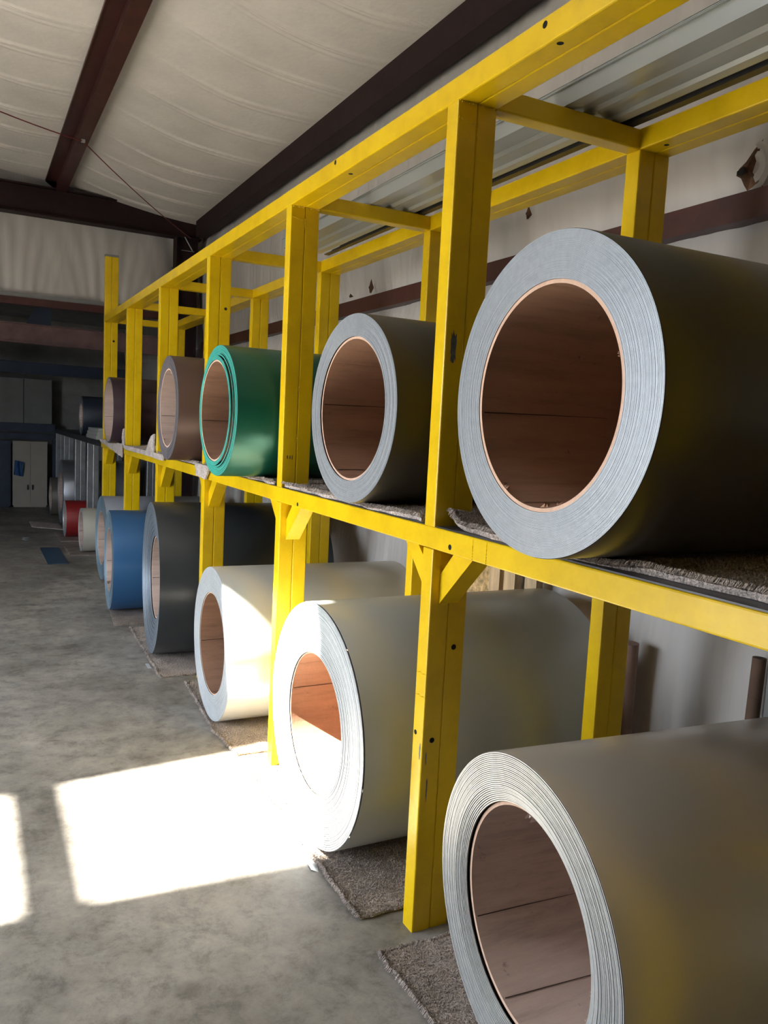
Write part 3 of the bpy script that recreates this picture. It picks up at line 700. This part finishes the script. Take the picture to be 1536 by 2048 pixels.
# ------------------------------------------------------------------ things against the right wall
t = thing('strand_board_panel', 'strand board panel with pine studs leaning behind the lower coils', 'board', (1.10, 1.1, 0))
m = MB(); m.box((-.008, -.02, .0), (.004, .42, 1.02)); m.out('board', OSB, t)
for y in (-.12, -.28, .0):
    m = MB(); m.box((-.05, y, .0), (-.012, y+.085, 1.0)); m.out('stud', WOOD, t)
def tubecol(label, x, y, r, h, mat, lean=0):
    m = MB(); m.tube([(0, 0, 0), (lean*.5, 0, h*.5), (lean, .0, h)], r, 20); o = m.out('cardboard_tube', mat, None, (x, y, .001), True); return tag(o, label, 'cardboard tube')
tubecol('brown cardboard tube standing behind the rear post by the wall', 1.02, .21, .04, .78, simple('pinkish_board', (.30, .19, .15), .8, 0, .2, 8))
tubecol('narrow dark brown tube standing by the wall at the right edge', 1.06, -.30, .022, .86, simple('dark_brown_board', (.12, .07, .045), .8, 0, .2, 8), .03)
m = MB(); m.add([(0, 0, .0), (0, -.16, 0), (-.02, -.10, .30), (.0, 0, .34), (.03, -.02, .3), (.03, -.14, 0), (.03, 0, 0)], [(0, 1, 2, 3), (1, 5, 4, 2), (3, 2, 4), (0, 3, 4, 6), (6, 4, 5), (0, 6, 5, 1)])
tag(m.out('metal_offcut', GREYW, None, (1.04, -.37, .62)), 'bent grey metal offcut against the wall at the right edge', 'offcut')
bpy.data.objects['metal_offcut'].location.z = .0
for v in bpy.data.objects['metal_offcut'].data.vertices: v.co.z *= 2.7
# torn places in the wall insulation: brown fibre showing, with curled facing
TORN = simple('torn_brown_fibre', (.16, .085, .05), .9, 0, .4, 30)
def tear(y, z, w_, h, seed, x=WR-.093, flaps=True):
    # ragged opening with brown fibre inside and facing peeled back round it
    wr = bpy.data.objects['wall_right']; c = Vector((x, y, z))
    def P(a, b, d=0): return c+Vector((d, -a*w_, b*h))
    shape = [(.42, .50), (.20, .34), (.02, .16), (-.16, .06), (-.22, -.06), (-.08, -.14), (.02, -.30), (.12, -.42), (.30, -.36), (.55, -.44), (.30, -.24), (.14, -.12), (.06, .02), (.12, .16), (.24, .30)]
    V = [P(a, b) for a, b in shape]+[P(.05, -.02, .03)]; n = len(shape)
    mesh('torn_patch', V, [(k, (k+1) % n, n) for k in range(n)], TORN, wr)
    mesh('dark_hollow', [P(-.20, .02, -.002), P(-.20, -.05, -.002), P(-.06, -.10, -.002), P(.04, -.02, -.002), (P(-.02, .08, -.002))], [(0, 1, 2, 3, 4)], BLACK, wr)
    if flaps:
        for r0, r1, off in ((.10, .26, -.010), (.30, .42, -.014)):
            V = []; F = []; m_ = 14
            for i in range(m_+1):
                a = math.radians(95-170*i/m_-8); 
                for q, d in ((r0, 0), ((r0+r1)/2, off), (r1, 0)): V.append(P(.30+q*(-math.cos(a-PI/2+PI/2))*0+.10+q*math.cos(a)*.9-.12, q*math.sin(a)*1.15, d))
            for i in range(m_):
                for k in range(2): b = i*3+k; F.append((b, b+1, b+4, b+3))
            mesh('curled_facing', V, F, INSULW, wr, smooth=True)
tear(-.03, 2.475, .15, .17, 1)
tear(2.84, 2.46, .05, .10, 3, flaps=False); tear(1.18, 2.585, .025, .07, 4, flaps=False); tear(3.15, 2.44, .03, .03, 5, flaps=False); tear(1.62, 2.95, .02, .10, 6, flaps=False)
# sagging red-brown cable clipped to the purlin
def cat(p, q, sag, n=14): 
    p = Vector(p); q = Vector(q); return [p.lerp(q, i/n)-Vector((0, 0, sag*4*(i/n)*(1-i/n))) for i in range(n+1)]
m = MB(); m.tube(cat((-2.2, 4.1, 3.84), (-.36, 5.35, 3.785), .06)+cat((-.36, 5.35, 3.785), (.95, 7.02, 3.50), .03)[1:], .0045, 6)
c_ = tag(m.out('cable', simple('red_cable', (.20, .03, .03), .5)), 'thin dark red cable sagging from the ceiling purlin to the corner column', 'cable')
m = MB(); m.box((-.375, 5.34, 3.776), (-.345, 5.36, 3.80)); m.out('clip', PALE, c_)
m = MB(); m.tube([(.90, 7.08, 3.52), (.98, 7.06, 3.38)], .006, 6); m.tube([(.86, 7.06, 3.37), (1.0, 7.06, 3.37)], .004, 6)
tag(m.out('conduit', GALV), 'short grey conduit below the rafter by the corner column', 'conduit')
m = MB(); m.box((-.10, -.53, 0), (.10, .53, .004))
tag(m.out('blue_sheet', simple('blue_sheet_offcut', (.03, .09, .18), .4, .1, .1, 5), None, (-.41, 7.17, .0005)), 'flat blue metal sheet lying on the far floor', 'sheet metal')
m = MB()
rr = random.Random(2); V = []; 
for k in range(12): V.append((-.62+rr.uniform(-.05, .05), 8.33+rr.uniform(-.12, .12), .001+rr.uniform(0, .03)))
m.add(V, [(0, 1, 2), (2, 3, 4), (4, 5, 6), (6, 7, 8), (8, 9, 10), (1, 3, 5), (7, 9, 11)])
tag(m.out('paper_scrap', WHITEM), 'small crumpled white scrap on the far floor', 'litter')
m = MB(); m.box((-.235, 2.9, .0005), (-.215, 3.0, .003)); tag(m.out('paper_scrap', WHITEM), 'tiny white scrap on the floor beside the charcoal coil carpet', 'litter')
m = MB(); V = [(-.135, .42, .001), (-.12, .47, .001), (-.13, .52, .001), (-.15, .50, .006), (-.155, .44, .004)]; m.add(V, [(0, 1, 2, 3, 4)]); tag(m.out('paper_scrap', WHITEM), 'white paper scrap at the carpet edge below the sunlit coil', 'litter')
